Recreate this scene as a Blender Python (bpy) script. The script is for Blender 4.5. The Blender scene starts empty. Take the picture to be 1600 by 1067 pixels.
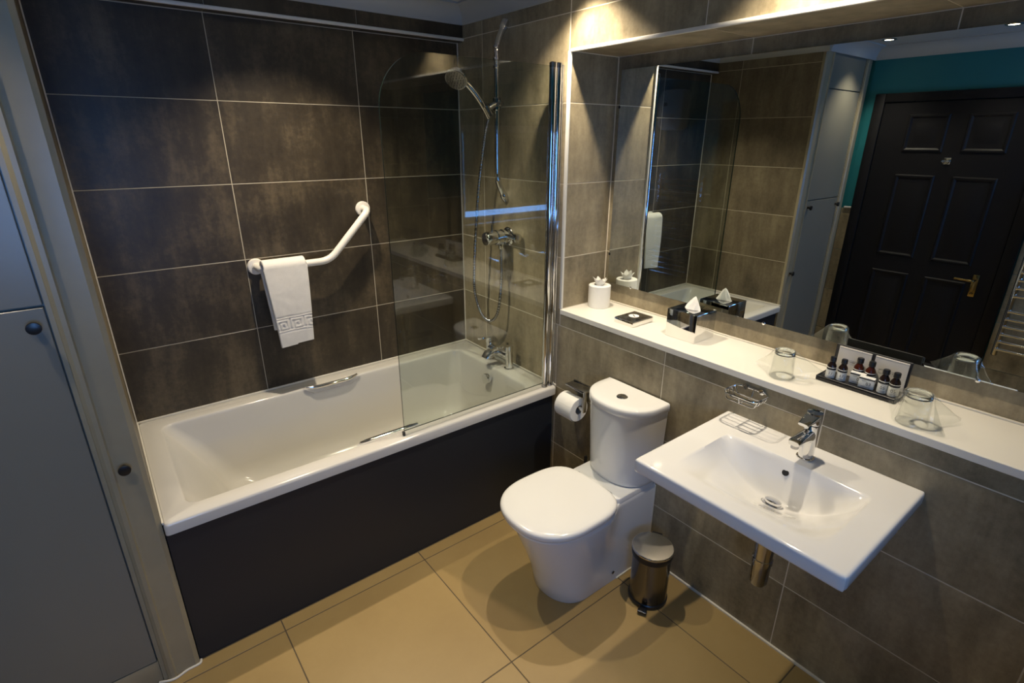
import bpy, bmesh, math, random
from mathutils import Matrix, Vector, noise
random.seed(7)
S = bpy.context.scene
COL = S.collection
PI = math.pi

# ------------------------------------------------------------------ camera
cd = bpy.data.cameras.new('camera')
cam = bpy.data.objects.new('camera', cd); COL.objects.link(cam)
Rr = ((0.78875468, -0.61470034, 0.00308832), (0.21592063, 0.28175615, 0.93487526), (-0.57553829, -0.73672041, 0.35496297))
cam.matrix_world = Matrix.Translation((-1.55975, -2.42458, 1.65022)) @ Matrix(Rr).transposed().to_4x4()
cd.sensor_width = 36.0
cd.lens = 836.8015 / 1600 * 36.0
cd.clip_start = 0.02
S.camera = cam

# ------------------------------------------------------------------ world, exposure
W = bpy.data.worlds.new('world'); S.world = W
W.use_nodes = True
bgn = W.node_tree.nodes['Background']
bgn.inputs['Color'].default_value = (0.19, 0.45, 1.0, 1)
bgn.inputs['Strength'].default_value = 13.0
S.view_settings.view_transform = 'Standard'
S.view_settings.look = 'None'
S.view_settings.gamma = 1.0
S.view_settings.use_curve_mapping = False
S.view_settings.exposure = -0.32
LAMP_W = 66.0
LAMP_COL = (1.0, 0.86, 0.66)
# sky portal in the rear window
pl = bpy.data.lights.new('window_portal', 'AREA'); pl.shape = 'RECTANGLE'; pl.size = 1.60; pl.size_y = 0.79
pl.cycles.is_portal = True
po = bpy.data.objects.new('window_portal', pl); COL.objects.link(po)
po.location = (-1.25, -3.06, 1.355); po.rotation_euler = (PI/2, 0, 0)

# ------------------------------------------------------------------ materials
def _nt(name):
    m = bpy.data.materials.new(name); m.use_nodes = True
    nt = m.node_tree; b = nt.nodes['Principled BSDF']
    return m, nt, b
def _n(nt, t, **kw):
    n = nt.nodes.new(t)
    for k, v in kw.items(): setattr(n, k, v)
    return n
def _math(nt, op, a, b=None, clamp=False):
    n = _n(nt, 'ShaderNodeMath', operation=op); n.use_clamp = clamp
    for i, v in enumerate((a, b)):
        if v is None: continue
        if isinstance(v, (int, float)): n.inputs[i].default_value = v
        else: nt.links.new(v, n.inputs[i])
    return n.outputs[0]
def _noise(nt, vec, scale, detail=4, rough=0.55):
    n = _n(nt, 'ShaderNodeTexNoise')
    n.inputs['Scale'].default_value = scale; n.inputs['Detail'].default_value = detail; n.inputs['Roughness'].default_value = rough
    if vec is not None: nt.links.new(vec, n.inputs['Vector'])
    return n.outputs['Fac']
def c4(c): return (c[0], c[1], c[2], 1)
def pm(name, col, rough=0.5, metal=0.0, var=0.05, scale=9.0, bump=0.0, bscale=200.0, spec=0.5, coat=0.0, sss=0.0, rvar=0.0):
    m, nt, b = _nt(name)
    geo = _n(nt, 'ShaderNodeNewGeometry')
    f = _noise(nt, geo.outputs['Position'], scale)
    mix = _n(nt, 'ShaderNodeMix', data_type='RGBA')
    mix.inputs['A'].default_value = c4([min(1, c*(1-var)) for c in col]); mix.inputs['B'].default_value = c4([min(1, c*(1+var)) for c in col])
    nt.links.new(f, mix.inputs['Factor']); nt.links.new(mix.outputs['Result'], b.inputs['Base Color'])
    b.inputs['Roughness'].default_value = rough; b.inputs['Metallic'].default_value = metal
    b.inputs['Specular IOR Level'].default_value = spec; b.inputs['Coat Weight'].default_value = coat
    if rvar:
        r = _math(nt, 'ADD', _math(nt, 'MULTIPLY', f, rvar), rough - rvar*0.5); nt.links.new(r, b.inputs['Roughness'])
    if bump:
        bn = _n(nt, 'ShaderNodeBump'); bn.inputs['Strength'].default_value = bump; bn.inputs['Distance'].default_value = 0.002
        nt.links.new(_noise(nt, geo.outputs['Position'], bscale, 3), bn.inputs['Height']); nt.links.new(bn.outputs['Normal'], b.inputs['Normal'])
    return m
def tile_mat(name, dark, mid, light, rough, streak=(6, 6, 1.2), tv=0.2, speck=0.25):
    m, nt, b = _nt(name)
    geo = _n(nt, 'ShaderNodeNewGeometry'); oi = _n(nt, 'ShaderNodeObjectInfo')
    off = _n(nt, 'ShaderNodeVectorMath', operation='SCALE'); off.inputs['Scale'].default_value = 37.0
    comb = _n(nt, 'ShaderNodeCombineXYZ')
    for i in range(3): nt.links.new(oi.outputs['Random'], comb.inputs[i])
    nt.links.new(comb.outputs[0], off.inputs[0])
    add = _n(nt, 'ShaderNodeVectorMath', operation='ADD'); nt.links.new(geo.outputs['Position'], add.inputs[0]); nt.links.new(off.outputs[0], add.inputs[1])
    st = _n(nt, 'ShaderNodeVectorMath', operation='MULTIPLY'); nt.links.new(add.outputs[0], st.inputs[0]); st.inputs[1].default_value = streak
    cloud = _noise(nt, add.outputs[0], 4.0, 8, 0.62)
    strk = _noise(nt, st.outputs[0], 2.2, 8, 0.65)
    fine = _noise(nt, add.outputs[0], 55.0, 6, 0.7)
    v = _math(nt, 'ADD', _math(nt, 'MULTIPLY', cloud, 0.5), _math(nt, 'MULTIPLY', strk, 0.5))
    v = _math(nt, 'ADD', v, _math(nt, 'MULTIPLY', _math(nt, 'SUBTRACT', fine, 0.5), speck))
    v = _math(nt, 'ADD', v, _math(nt, 'MULTIPLY', _math(nt, 'SUBTRACT', oi.outputs['Random'], 0.5), tv))
    cr = _n(nt, 'ShaderNodeValToRGB'); e = cr.color_ramp.elements
    e[0].position = 0.33; e[0].color = c4(dark); e[1].position = 0.69; e[1].color = c4(light)
    k = e.new(0.5); k.color = c4(mid)
    nt.links.new(v, cr.inputs['Fac']); nt.links.new(cr.outputs['Color'], b.inputs['Base Color'])
    nt.links.new(_math(nt, 'ADD', _math(nt, 'MULTIPLY', fine, 0.2), rough - 0.1), b.inputs['Roughness'])
    bn = _n(nt, 'ShaderNodeBump'); bn.inputs['Strength'].default_value = 0.10; bn.inputs['Distance'].default_value = 0.002
    nt.links.new(fine, bn.inputs['Height']); nt.links.new(bn.outputs['Normal'], b.inputs['Normal'])
    return m
def glass_mat(name, tint=(1, 1, 1), refl=0.045, haze=0.0, hazecol=(.9, .9, .9), wr=0.0, power=5.0, rmax=0.9):
    m = bpy.data.materials.new(name); m.use_nodes = True; nt = m.node_tree
    nt.nodes.clear()
    out = _n(nt, 'ShaderNodeOutputMaterial')
    lw = _n(nt, 'ShaderNodeLayerWeight'); lw.inputs['Blend'].default_value = 0.5
    geo = _n(nt, 'ShaderNodeNewGeometry')
    fac = _math(nt, 'ADD', _math(nt, 'MULTIPLY', _math(nt, 'POWER', lw.outputs['Facing'], power), rmax), refl, True)
    tr = _n(nt, 'ShaderNodeBsdfTransparent'); tr.inputs['Color'].default_value = c4(tint)
    gl = _n(nt, 'ShaderNodeBsdfGlossy'); gl.inputs['Roughness'].default_value = 0.0 if not wr else 0.05
    if wr:
        bn = _n(nt, 'ShaderNodeBump'); bn.inputs['Strength'].default_value = wr; bn.inputs['Distance'].default_value = 0.004
        nt.links.new(_noise(nt, geo.outputs['Position'], 45.0, 3), bn.inputs['Height'])
        nt.links.new(bn.outputs['Normal'], gl.inputs['Normal'])
    base = tr.outputs[0]
    if haze:
        df = _n(nt, 'ShaderNodeBsdfDiffuse'); df.inputs['Color'].default_value = c4(hazecol)
        mh = _n(nt, 'ShaderNodeMixShader'); mh.inputs[0].default_value = haze
        nt.links.new(_math(nt, 'MULTIPLY', _noise(nt, geo.outputs['Position'], 30.0, 3), haze*2), mh.inputs[0])
        nt.links.new(base, mh.inputs[1]); nt.links.new(df.outputs[0], mh.inputs[2]); base = mh.outputs[0]
    mx = _n(nt, 'ShaderNodeMixShader'); nt.links.new(fac, mx.inputs[0]); nt.links.new(base, mx.inputs[1]); nt.links.new(gl.outputs[0], mx.inputs[2])
    nt.links.new(mx.outputs[0], out.inputs['Surface'])
    return m
def emit_mat(name, col, st):
    m, nt, b = _nt(name)
    geo = _n(nt, 'ShaderNodeNewGeometry')
    b.inputs['Base Color'].default_value = c4(col); b.inputs['Emission Color'].default_value = c4(col)
    f = _math(nt, 'ADD', _math(nt, 'MULTIPLY', _noise(nt, geo.outputs['Position'], 60.0), 0.2*st), 0.9*st)
    nt.links.new(f, b.inputs['Emission Strength'])
    return m

M = {}
M['tile_dark'] = tile_mat('dark_brown_stone_tile', (.019, .0138, .0078), (.042, .0315, .018), (.120, .091, .052), 0.42, tv=.12)
M['tile_taupe'] = tile_mat('taupe_stone_tile', (.150, .122, .074), (.285, .236, .148), (.46, .385, .245), 0.42, tv=.10)
M['tile_mid'] = tile_mat('mid_brown_stone_tile', (.075, .060, .037), (.145, .118, .074), (.24, .20, .125), 0.42, tv=.10)
M['grout_light'] = pm('pale_cream_grout', (.74, .67, .52), 0.85, var=.08, scale=40)
M['tile_floor'] = tile_mat('tan_floor_tile', (.315, .212, .080), (.345, .236, .090), (.38, .264, .104), 0.42, streak=(1, 1, 1), tv=.10, speck=.12)
M['grout'] = pm('beige_grout', (.46, .41, .31), 0.85, var=.08, scale=40)
M['grout_floor'] = pm('brown_floor_grout', (.10, .075, .045), 0.9, var=.1, scale=40)
M['white_paint'] = pm('white_ceiling_paint', (.42, .43, .42), 0.7, var=.02, scale=4)
M['trim_paint'] = pm('warmed_white_gloss_paint', (.33, .285, .185), 0.35, var=.10, scale=14, bump=.05, bscale=60)  # frame colour warmed to offset the blue daylight falling on it
M['cup_panel'] = pm('warmed_grey_satin_board', (.215, .205, .165), 0.28, var=.05, scale=5, bump=.03, bscale=300)  # board colour warmed likewise against the blue daylight
M['white_trim'] = pm('white_plastic_trim', (.72, .70, .64), 0.35, var=.03)
M['teal'] = pm('teal_wall_paint', (.004, .145, .18), 0.6, var=.05, scale=6, bump=.04, bscale=120)
M['black_door'] = pm('black_satin_paint', (.006, .006, .008), 0.5, var=.08, scale=10, spec=.25)
M['ceramic'] = pm('white_glazed_ceramic', (.80, .79, .76), 0.07, var=.012, scale=6, coat=.3)
M['acrylic'] = pm('white_bath_acrylic', (.63, .605, .55), 0.14, var=.012, scale=6)
M['seat'] = pm('white_seat_plastic', (.82, .80, .76), 0.16, var=.01)
M['charcoal'] = pm('charcoal_bath_panel_board', (.014, .0175, .024), 0.5, var=.08, scale=6)
M['chrome'] = pm('polished_chrome', (.78, .78, .78), 0.05, 1.0, var=.02)
M['chrome_dark'] = pm('dark_chrome', (.42, .42, .43), 0.12, 1.0, var=.04)
M['steel'] = pm('brushed_steel', (.44, .41, .36), 0.27, 1.0, var=.08, scale=120)
M['steel'].node_tree.nodes['Principled BSDF'].inputs['Anisotropic'].default_value = .85
_t = M['steel'].node_tree.nodes.new('ShaderNodeTangent'); _t.direction_type = 'RADIAL'; _t.axis = 'Y'
M['steel'].node_tree.links.new(_t.outputs[0], M['steel'].node_tree.nodes['Principled BSDF'].inputs['Tangent'])
M['steel_dark'] = pm('dark_brushed_steel', (.20, .19, .18), 0.22, 1.0, var=.08, scale=90)
M['brass'] = pm('polished_brass', (.36, .27, .12), 0.2, 1.0, var=.05)
M['mirror'] = pm('silvered_mirror_glass', (.72, .76, .74), 0.0, 1.0, var=.004)
M['mirror_edge'] = pm('mirror_glass_edge', (.10, .14, .12), 0.2, 0, var=.05)
M['glass'] = glass_mat('shade_tinted_screen_glass', (.87, .905, .885), 0.055)  # tint darkens the view through, standing in for shade in the shower
M['glass_edge'] = pm('dark_green_glass_edge', (.015, .030, .026), 0.1, 0, var=.1)
M['tumbler'] = glass_mat('clear_tumbler_glass', (.975, .98, .975), 0.035, power=3.0, rmax=.5)
M['film'] = glass_mat('clear_wrapping_film', (.96, .97, .96), 0.035, haze=.03, hazecol=(.8, .8, .75), wr=1.0, power=3.0, rmax=.5)
_g, _nt2, _b = _nt('thick_clear_glass'); _b.inputs['Transmission Weight'].default_value = 1.0; _b.inputs['Roughness'].default_value = 0.0; _b.inputs['IOR'].default_value = 1.5; _b.inputs['Base Color'].default_value = (.93, .96, .95, 1)
M['glass_base'] = _g
M['pane'] = glass_mat('window_pane_glass', (.95, .97, 1), 0.04)
M['black_plastic'] = pm('black_plastic', (.012, .012, .013), 0.3, var=.08)
M['black_matte'] = pm('black_card', (.015, .015, .017), 0.55, var=.08)
M['rubber'] = pm('dark_seal_rubber', (.03, .03, .028), 0.6)
M['towel'] = pm('white_terry_cotton', (.80, .77, .71), 0.95, var=.06, scale=60, bump=.9, bscale=700, spec=.1)
M['enamel'] = pm('white_enamelled_tube', (.78, .74, .66), 0.3, var=.02)
M['paper'] = pm('white_soft_paper', (.86, .84, .78), 0.95, var=.03, scale=50, bump=.3, bscale=400, spec=.1)
M['card'] = pm('off_white_card', (.66, .63, .57), 0.6, var=.03, scale=20)
M['label'] = pm('pale_grey_paper_label', (.66, .67, .63), 0.5, var=.04, scale=60)
M['ink'] = pm('dark_print_ink', (.03, .03, .032), 0.6)
M['ink_grey'] = pm('grey_print_ink', (.22, .22, .22), 0.6)
M['white_print'] = pm('white_print_ink', (.85, .84, .80), 0.5)
M['bottle'] = pm('dark_amber_bottle_plastic', (.018, .010, .008), 0.15, var=.1)
M['amber'] = pm('red_amber_bottle_plastic', (.055, .012, .006), 0.15, var=.1)
M['solid_white'] = pm('white_solid_surface', (.80, .77, .69), 0.35, var=.012)
M['sealant'] = pm('white_silicone', (.74, .70, .60), 0.45, var=.05, scale=60)
M['lamp_lens'] = emit_mat('lit_lamp_lens', (1.0, .86, .62), 25.0)
M['blind'] = pm('grey_green_blind_fabric', (.28, .33, .30), 0.9, var=.06, scale=200, bump=.2, bscale=900)
M['heater'] = pm('off_white_heater_plastic', (.60, .59, .54), 0.4, var=.03)
M['recess_shade'] = pm('recess_shade_black', (.006, .006, .006), 0.7)  # black colour standing in for shade inside the overflow hole and button gap
M['core'] = pm('grey_card_core', (.35, .31, .25), 0.9)
M['ornament'] = pm('white_window_frame_paint', (.70, .72, .74), 0.4)

# ------------------------------------------------------------------ geometry helpers
ORG = {}
def mesh_obj(name, vf, mat, parent=None, loc=None, smooth=35.0, mats=None, midx=None):
    v, f = vf
    if parent is not None: o0 = ORG[parent]
    elif loc is not None: o0 = Vector(loc)
    else: o0 = Vector((0, 0, 0))
    me = bpy.data.meshes.new(name)
    me.from_pydata([(p[0]-o0.x, p[1]-o0.y, p[2]-o0.z) for p in v], [], f)
    me.update()
    bm = bmesh.new(); bm.from_mesh(me); bmesh.ops.recalc_face_normals(bm, faces=bm.faces); bm.to_mesh(me); bm.free()
    if mats:
        for m in mats: me.materials.append(M[m])
        if midx:
            for i, p in enumerate(me.polygons): p.material_index = midx[i]
    else: me.materials.append(M[mat])
    if smooth:
        me.shade_smooth(); me.set_sharp_from_angle(angle=math.radians(smooth))
    o = bpy.data.objects.new(name, me); COL.objects.link(o)
    if parent is not None: o.parent = parent
    elif loc is not None: o.location = o0
    ORG[o] = o0
    return o
def part(name, vf, mat, parent, label=None, smooth=35.0, mats=None, midx=None):
    o = mesh_obj(name, vf, mat, parent, None, smooth, mats, midx)
    if label: o['label'] = label
    return o
def tag(o, label, cat, group=None):
    o['label'] = label; o['category'] = cat
    if group: o['group'] = group
    return o
def thing(name, label, cat, loc, group=None):
    o = bpy.data.objects.new(name, None); o.empty_display_size = 0.05; COL.objects.link(o); o.location = loc
    ORG[o] = Vector(loc)
    return tag(o, label, cat, group)
def struct(o): o['kind'] = 'structure'; return o
def cat_(*vfs):
    V, F = [], []
    for v, f in vfs:
        n = len(V); V += list(v); F += [tuple(i+n for i in q) for q in f]
    return V, F
def xf(vf, mat): return [tuple(mat @ Vector(p)) for p in vf[0]], vf[1]
def box(lo, hi, bev=0.0, seg=2):
    lo2 = [min(a, b) for a, b in zip(lo, hi)]; hi2 = [max(a, b) for a, b in zip(lo, hi)]
    if not bev:
        x0, y0, z0 = lo2; x1, y1, z1 = hi2
        v = [(x0, y0, z0), (x1, y0, z0), (x1, y1, z0), (x0, y1, z0), (x0, y0, z1), (x1, y0, z1), (x1, y1, z1), (x0, y1, z1)]
        return v, [(0, 3, 2, 1), (4, 5, 6, 7), (0, 1, 5, 4), (1, 2, 6, 5), (2, 3, 7, 6), (3, 0, 4, 7)]
    bm = bmesh.new(); bmesh.ops.create_cube(bm, size=1)
    for p in bm.verts: p.co = Vector([(lo2[i]+hi2[i])/2 + p.co[i]*(hi2[i]-lo2[i]) for i in range(3)])
    bmesh.ops.bevel(bm, geom=bm.edges[:], offset=bev, segments=seg, profile=0.5, affect='EDGES')
    bm.verts.ensure_lookup_table(); bm.verts.index_update()
    r = [tuple(p.co) for p in bm.verts], [tuple(q.index for q in f.verts) for f in bm.faces]
    bm.free(); return r
def frame_for(d):
    d = Vector(d).normalized(); a = Vector((0, 0, 1)) if abs(d.z) < 0.9 else Vector((1, 0, 0))
    u = a.cross(d).normalized(); w = d.cross(u); return u, w, d
def lathe(prof, base=(0, 0, 0), axis=(0, 0, 1), n=32, cap=(True, True)):
    u, w, d = frame_for(axis); b = Vector(base); V, F = [], []
    for r, h in prof:
        for i in range(n):
            a = 2*PI*i/n; V.append(tuple(b + d*h + u*(r*math.cos(a)) + w*(r*math.sin(a))))
    for k in range(len(prof)-1):
        for i in range(n):
            j = (i+1) % n; F.append((k*n+i, k*n+j, (k+1)*n+j, (k+1)*n+i))
    if cap[0]: F.append(tuple(range(n))[::-1])
    if cap[1]: F.append(tuple((len(prof)-1)*n+i for i in range(n)))
    return V, F
def cyl(a, b, r, n=20, r2=None, bev=0.0):
    a = Vector(a); b = Vector(b); L = (b-a).length; r2 = r if r2 is None else r2
    pr = [(r, 0), (r2, L)] if not bev else [(max(r-bev, 1e-4), 0), (r, bev), (r2, L-bev), (max(r2-bev, 1e-4), L)]
    return lathe(pr, a, b-a, n)
def spline(pts, k=8):
    P = [Vector(p) for p in pts]; P = [2*P[0]-P[1]] + P + [2*P[-1]-P[-2]]; out = []
    for i in range(1, len(P)-2):
        for s in range(k):
            t = s/k; a, b, c, d = P[i-1], P[i], P[i+1], P[i+2]
            out.append(0.5*((2*b) + (c-a)*t + (2*a-5*b+4*c-d)*t*t + (3*b-a-3*c+d)*t**3))
    out.append(P[-2]); return out
def bend(pts, r, k=6):
    """polyline with rounded corners"""
    P = [Vector(p) for p in pts]; out = [P[0]]
    for i in range(1, len(P)-1):
        a = (P[i-1]-P[i]); b = (P[i+1]-P[i]); la, lb = a.length, b.length; a.normalize(); b.normalize()
        q = min(r, la*.49, lb*.49); s, e = P[i]+a*q, P[i]+b*q
        for j in range(k+1):
            t = j/k; out.append(s*(1-t)**2 + P[i]*2*t*(1-t) + e*t*t)
    out.append(P[-1]); return out
def tube(path, r, n=12, cap=True, closed=False):
    P = [Vector(p) for p in path]; V, F = [], []; m = len(P)
    rs = r if isinstance(r, (list, tuple)) else [r]*m
    T = []
    for i in range(m):
        if closed: t = P[(i+1) % m]-P[i-1]
        else: t = P[min(i+1, m-1)]-P[max(i-1, 0)]
        T.append(t.normalized())
    u, w, d = frame_for(T[0])
    for i in range(m):
        if i:
            q = T[i-1].rotation_difference(T[i]); u = q @ u
        u = (u - T[i]*u.dot(T[i])).normalized(); w = T[i].cross(u)
        for k in range(n):
            a = 2*PI*k/n; V.append(tuple(P[i] + u*(rs[i]*math.cos(a)) + w*(rs[i]*math.sin(a))))
    for i in range(m if closed else m-1):
        for k in range(n):
            j = (k+1) % n; i2 = (i+1) % m; F.append((i*n+k, i*n+j, i2*n+j, i2*n+k))
    if cap and not closed:
        F.append(tuple(range(n))[::-1]); F.append(tuple((m-1)*n+k for k in range(n)))
    return V, F
def loft(rings, cap0=True, cap1=True):
    V, F = [], []; n = len(rings[0])
    for r in rings: V += [tuple(p) for p in r]
    for k in range(len(rings)-1):
        for i in range(n):
            j = (i+1) % n; F.append((k*n+i, k*n+j, (k+1)*n+j, (k+1)*n+i))
    if cap0: F.append(tuple(range(n))[::-1])
    if cap1: F.append(tuple((len(rings)-1)*n+i for i in range(n)))
    return V, F
def rrect(x0, x1, y0, y1, r, z, k=6, straight=6):
    P = []
    C = [(x1-r, y1-r, 0), (x0+r, y1-r, PI/2), (x0+r, y0+r, PI), (x1-r, y0+r, 1.5*PI)]
    for ci in range(4):
        cx, cy, a0 = C[ci]
        for j in range(k+1):
            a = a0 + PI/2*j/k; P.append((cx+r*math.cos(a), cy+r*math.sin(a), z))
        nx, ny, na = C[(ci+1) % 4]
        e = (nx+r*math.cos(na), ny+r*math.sin(na)); s = P[-1]
        for j in range(1, straight):
            t = j/straight; P.append((s[0]+(e[0]-s[0])*t, s[1]+(e[1]-s[1])*t, z))
    return P
def prism(poly, axis, a, b):
    """extrude a 2D polygon along x, y or z"""
    def P(p, h): return {'x': (h, p[0], p[1]), 'y': (p[0], h, p[1]), 'z': (p[0], p[1], h)}[axis]
    return loft([[P(p, a) for p in poly], [P(p, b) for p in poly]])
def text_vf(s, size, mat4, ext=0.0, align='CENTER'):
    cu = bpy.data.curves.new('t', 'FONT'); cu.body = s; cu.size = size; cu.align_x = align; cu.align_y = 'CENTER'; cu.resolution_u = 3; cu.extrude = ext
    ob = bpy.data.objects.new('t', cu); COL.objects.link(ob)
    dg = bpy.context.evaluated_depsgraph_get(); me = bpy.data.meshes.new_from_object(ob.evaluated_get(dg))
    v = [tuple(mat4 @ p.co) for p in me.vertices]; f = [tuple(p.vertices) for p in me.polygons]
    bpy.data.objects.remove(ob); bpy.data.curves.remove(cu); bpy.data.meshes.remove(me)
    return v, f
def basis(o, ex, ey, ez=None):
    ex = Vector(ex).normalized(); ey = Vector(ey).normalized(); ez = ex.cross(ey) if ez is None else Vector(ez)
    m = Matrix.Identity(4)
    for i in range(3): m[i][0], m[i][1], m[i][2], m[i][3] = ex[i], ey[i], ez[i], o[i]
    return m
_tile_cache = {}
def tiles(parent, ax, front, sgn, ul, vl, mat, gap=0.0028, th=0.006, skip=None, name='tile'):
    """tiles on a plane normal to ax; sgn = direction the face looks to; ul, vl = joint lines"""
    ul = sorted(ul); vl = sorted(vl)
    for i in range(len(ul)-1):
        for j in range(len(vl)-1):
            if skip and skip(i, j): continue
            w = ul[i+1]-ul[i]-gap; h = vl[j+1]-vl[j]-gap
            if w < 0.006 or h < 0.006: continue
            key = (ax, sgn, round(w, 4), round(h, 4), mat, th)
            if key not in _tile_cache:
                t0, t1 = (-th, 0) if sgn > 0 else (0, th)
                lo, hi = {'x': ((t0, -w/2, -h/2), (t1, w/2, h/2)), 'y': ((-w/2, t0, -h/2), (w/2, t1, h/2)), 'z': ((-w/2, -h/2, t0), (w/2, h/2, t1))}[ax]
                v, f = box(lo, hi, 0.0009, 1)
                me = bpy.data.meshes.new(name); me.from_pydata(v, [], f); me.materials.append(M[mat]); _tile_cache[key] = me
            o = bpy.data.objects.new(name, _tile_cache[key]); COL.objects.link(o); o.parent = parent
            cu, cv = (ul[i]+ul[i+1])/2, (vl[j]+vl[j+1])/2
            jit = random.uniform(-0.0002, 0.0002)
            o.location = {'x': (front+jit, cu, cv), 'y': (cu, front+jit, cv), 'z': (cu, cv, front+jit)}[ax]

# ------------------------------------------------------------------ room shell
XL, XW, YR, ZC = -1.583, -2.25, -2.95, 2.21          # bath end wall, door wall, rear wall, ceiling
ROWS = [0.0, .264, .567, .87, 1.173, 1.476, 1.779, 2.082, ZC]
BACK = 0.0007
fl = struct(mesh_obj('floor', box((XW-.1, YR-.12, -.1), (.37, .1, -.0007)), 'grout_floor', smooth=0))
tiles(fl, 'z', 0.0, 1, [XW, -1.884, -1.319, -.755, -.190, 0.0], [YR, -2.582, -1.990, -1.398, -.806, -.748], 'tile_floor', gap=.0035)
ce = struct(mesh_obj('ceiling', box((XW-.1, YR-.12, ZC), (.37, .1, ZC+.08)), 'white_paint', smooth=0))
wb = struct(mesh_obj('wall_back', cat_(box((XW-.1, BACK, 0), (.37, .1, ZC)), box((XL, -.047, 2.072), (0, BACK+.01, ZC))), 'grout', smooth=0))
tiles(wb, 'y', 0.0, -1, [XL, -1.078, -.518, 0.0], ROWS[2:8][:-1] + [1.779, 2.068], 'tile_dark')
tiles(wb, 'y', -.050, -1, [XL, -1.078, -.518, 0.0], [2.082, ZC], 'tile_dark')
tiles(wb, 'z', 2.069, -1, [XL, -1.078, -.518, 0.0], [-.046, -.002], 'tile_dark')
ZS, ZN, YN, XN = .924, 1.957, -.776, .270               # shelf underside, soffit, niche reveal, niche back
wr = struct(mesh_obj('wall_right', cat_(
    box((BACK, YR, 0), (.37, 0, ZS)), box((BACK, YR, ZN+BACK), (.37, 0, ZC)), box((BACK, YN+BACK, ZS), (.37, 0, ZN+BACK)),
    box((BACK, YR, ZS), (.37, -2.75, ZN+BACK)), box((XN+BACK, -2.75, ZS), (.37, YN+BACK, ZN+BACK))), 'grout_light', smooth=0))
tiles(wr, 'x', 0.0, -1, [0, -.204, -.758], ROWS[:4], 'tile_taupe')
tiles(wr, 'x', 0.0, -1, [0, -.204, -.772], ROWS[3:], 'tile_taupe')
tiles(wr, 'x', 0.0, -1, [-.758, -1.340, -1.897, -2.455, YR], ROWS[:4], 'tile_taupe')
tiles(wr, 'x', 0.0, -1, [-.774, -1.340, -1.897, -2.455, YR], [.87, ZS], 'tile_taupe')
tiles(wr, 'x', 0.0, -1, [-.774, -1.350, -1.900, -2.455, YR], [ZN, 2.082, ZC], 'tile_taupe')
tiles(wr, 'x', 0.0, -1, [-2.75, YR], [ZS, 1.173, 1.476, 1.779, ZN], 'tile_taupe')
tiles(wr, 'y', YN, -1, [0.006, XN], [.947, 1.173, 1.476, 1.779, ZN], 'tile_taupe')
tiles(wr, 'y', -2.7465, 1, [0.006, XN], [.947, 1.173, 1.476, 1.779, ZN], 'tile_taupe')
tiles(wr, 'x', XN, -1, [YN-.002, -1.350, -1.900, -2.455, -2.75], [.947, 1.173, 1.476, 1.779, ZN], 'tile_taupe')
tiles(wr, 'z', ZN, -1, [0.006, XN], [YN-.002, -1.350, -1.900, -2.455, -2.75], 'tile_taupe')
wa = struct(mesh_obj('wall_left', box((XL-.06, -.742, 0), (XL-BACK, 0, ZC)), 'grout', smooth=0))
tiles(wa, 'x', XL, 1, [0, -.23, -.742], ROWS, 'tile_mid')
wd = struct(mesh_obj('wall_door', cat_(box((XW-.1, YR, 0), (XW-.008, .0, ZC)), box((XW-.02, YR, 1.198), (XW+.001, -.78, ZC))), 'teal', smooth=0))
tiles(wd, 'x', XW, 1, [-.76, -.83], [0, .286, .589, .892, 1.19], 'tile_taupe')
tiles(wd, 'x', XW, 1, [-1.785, -2.35, YR], [0, .286, .589, .892, 1.19], 'tile_taupe')
wx0, wx1, wz0, wz1 = -2.05, -.45, .96, 1.75
wre = struct(mesh_obj('wall_rear', cat_(box((XW-.1, YR-.12, 0), (wx0, YR-.002, ZC)), box((wx1, YR-.12, 0), (.37, YR-.002, ZC)),
    box((wx0, YR-.12, 0), (wx1, YR-.002, wz0)), box((wx0, YR-.12, wz1), (wx1, YR-.002, ZC))), 'teal', smooth=0))
tiles(wre, 'y', YR+.004, 1, [XW, wx0], [0, .286, .589, .892, 1.19], 'tile_taupe')
tiles(wre, 'y', YR+.004, 1, [wx1, 0], [0, .286, .589, .892, 1.19], 'tile_taupe')
tiles(wre, 'y', YR+.004, 1, [wx0, -1.03, wx1], [0, .286, .589, .94], 'tile_taupe')

tn = [0]
def trim(vf, mat='white_trim', smooth=35.0):
    tn[0] += 1
    return struct(mesh_obj('trim_%d' % tn[0], vf, mat, smooth=smooth))
trim(box((-.006, YN-.008, .947), (.006, YN+.006, ZN), .003))                       # niche corner
trim(box((-.006, YN-.008, ZN-.006), (.006, -2.75, ZN+.006), .003))                 # niche head
trim(box((XL, -.060, 2.070), (0, -.049, 2.083), .004), 'white_trim')                # boxing edge
trim(box((XW, -.78, 1.190), (XW+.012, -.83, 1.202), .003))
trim(box((XW, -1.785, 1.190), (XW+.012, YR, 1.202), .003))
trim(box((wx1, YR, 1.190), (0, YR+.014, 1.202), .003)); trim(box((XW, YR, 1.190), (wx0, YR+.014, 1.202), .003))
trim(box((-.0045, -.0045, .571), (-.0005, -.0005, 2.069), 0), 'sealant', 0); trim(box((XL+.0005, -.0045, .571), (XL+.0045, -.0005, 2.069), 0), 'sealant', 0)
trim(box((-.009, -1.372, .0), (-.0005, YR, .006), 0), 'sealant', 0)
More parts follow.
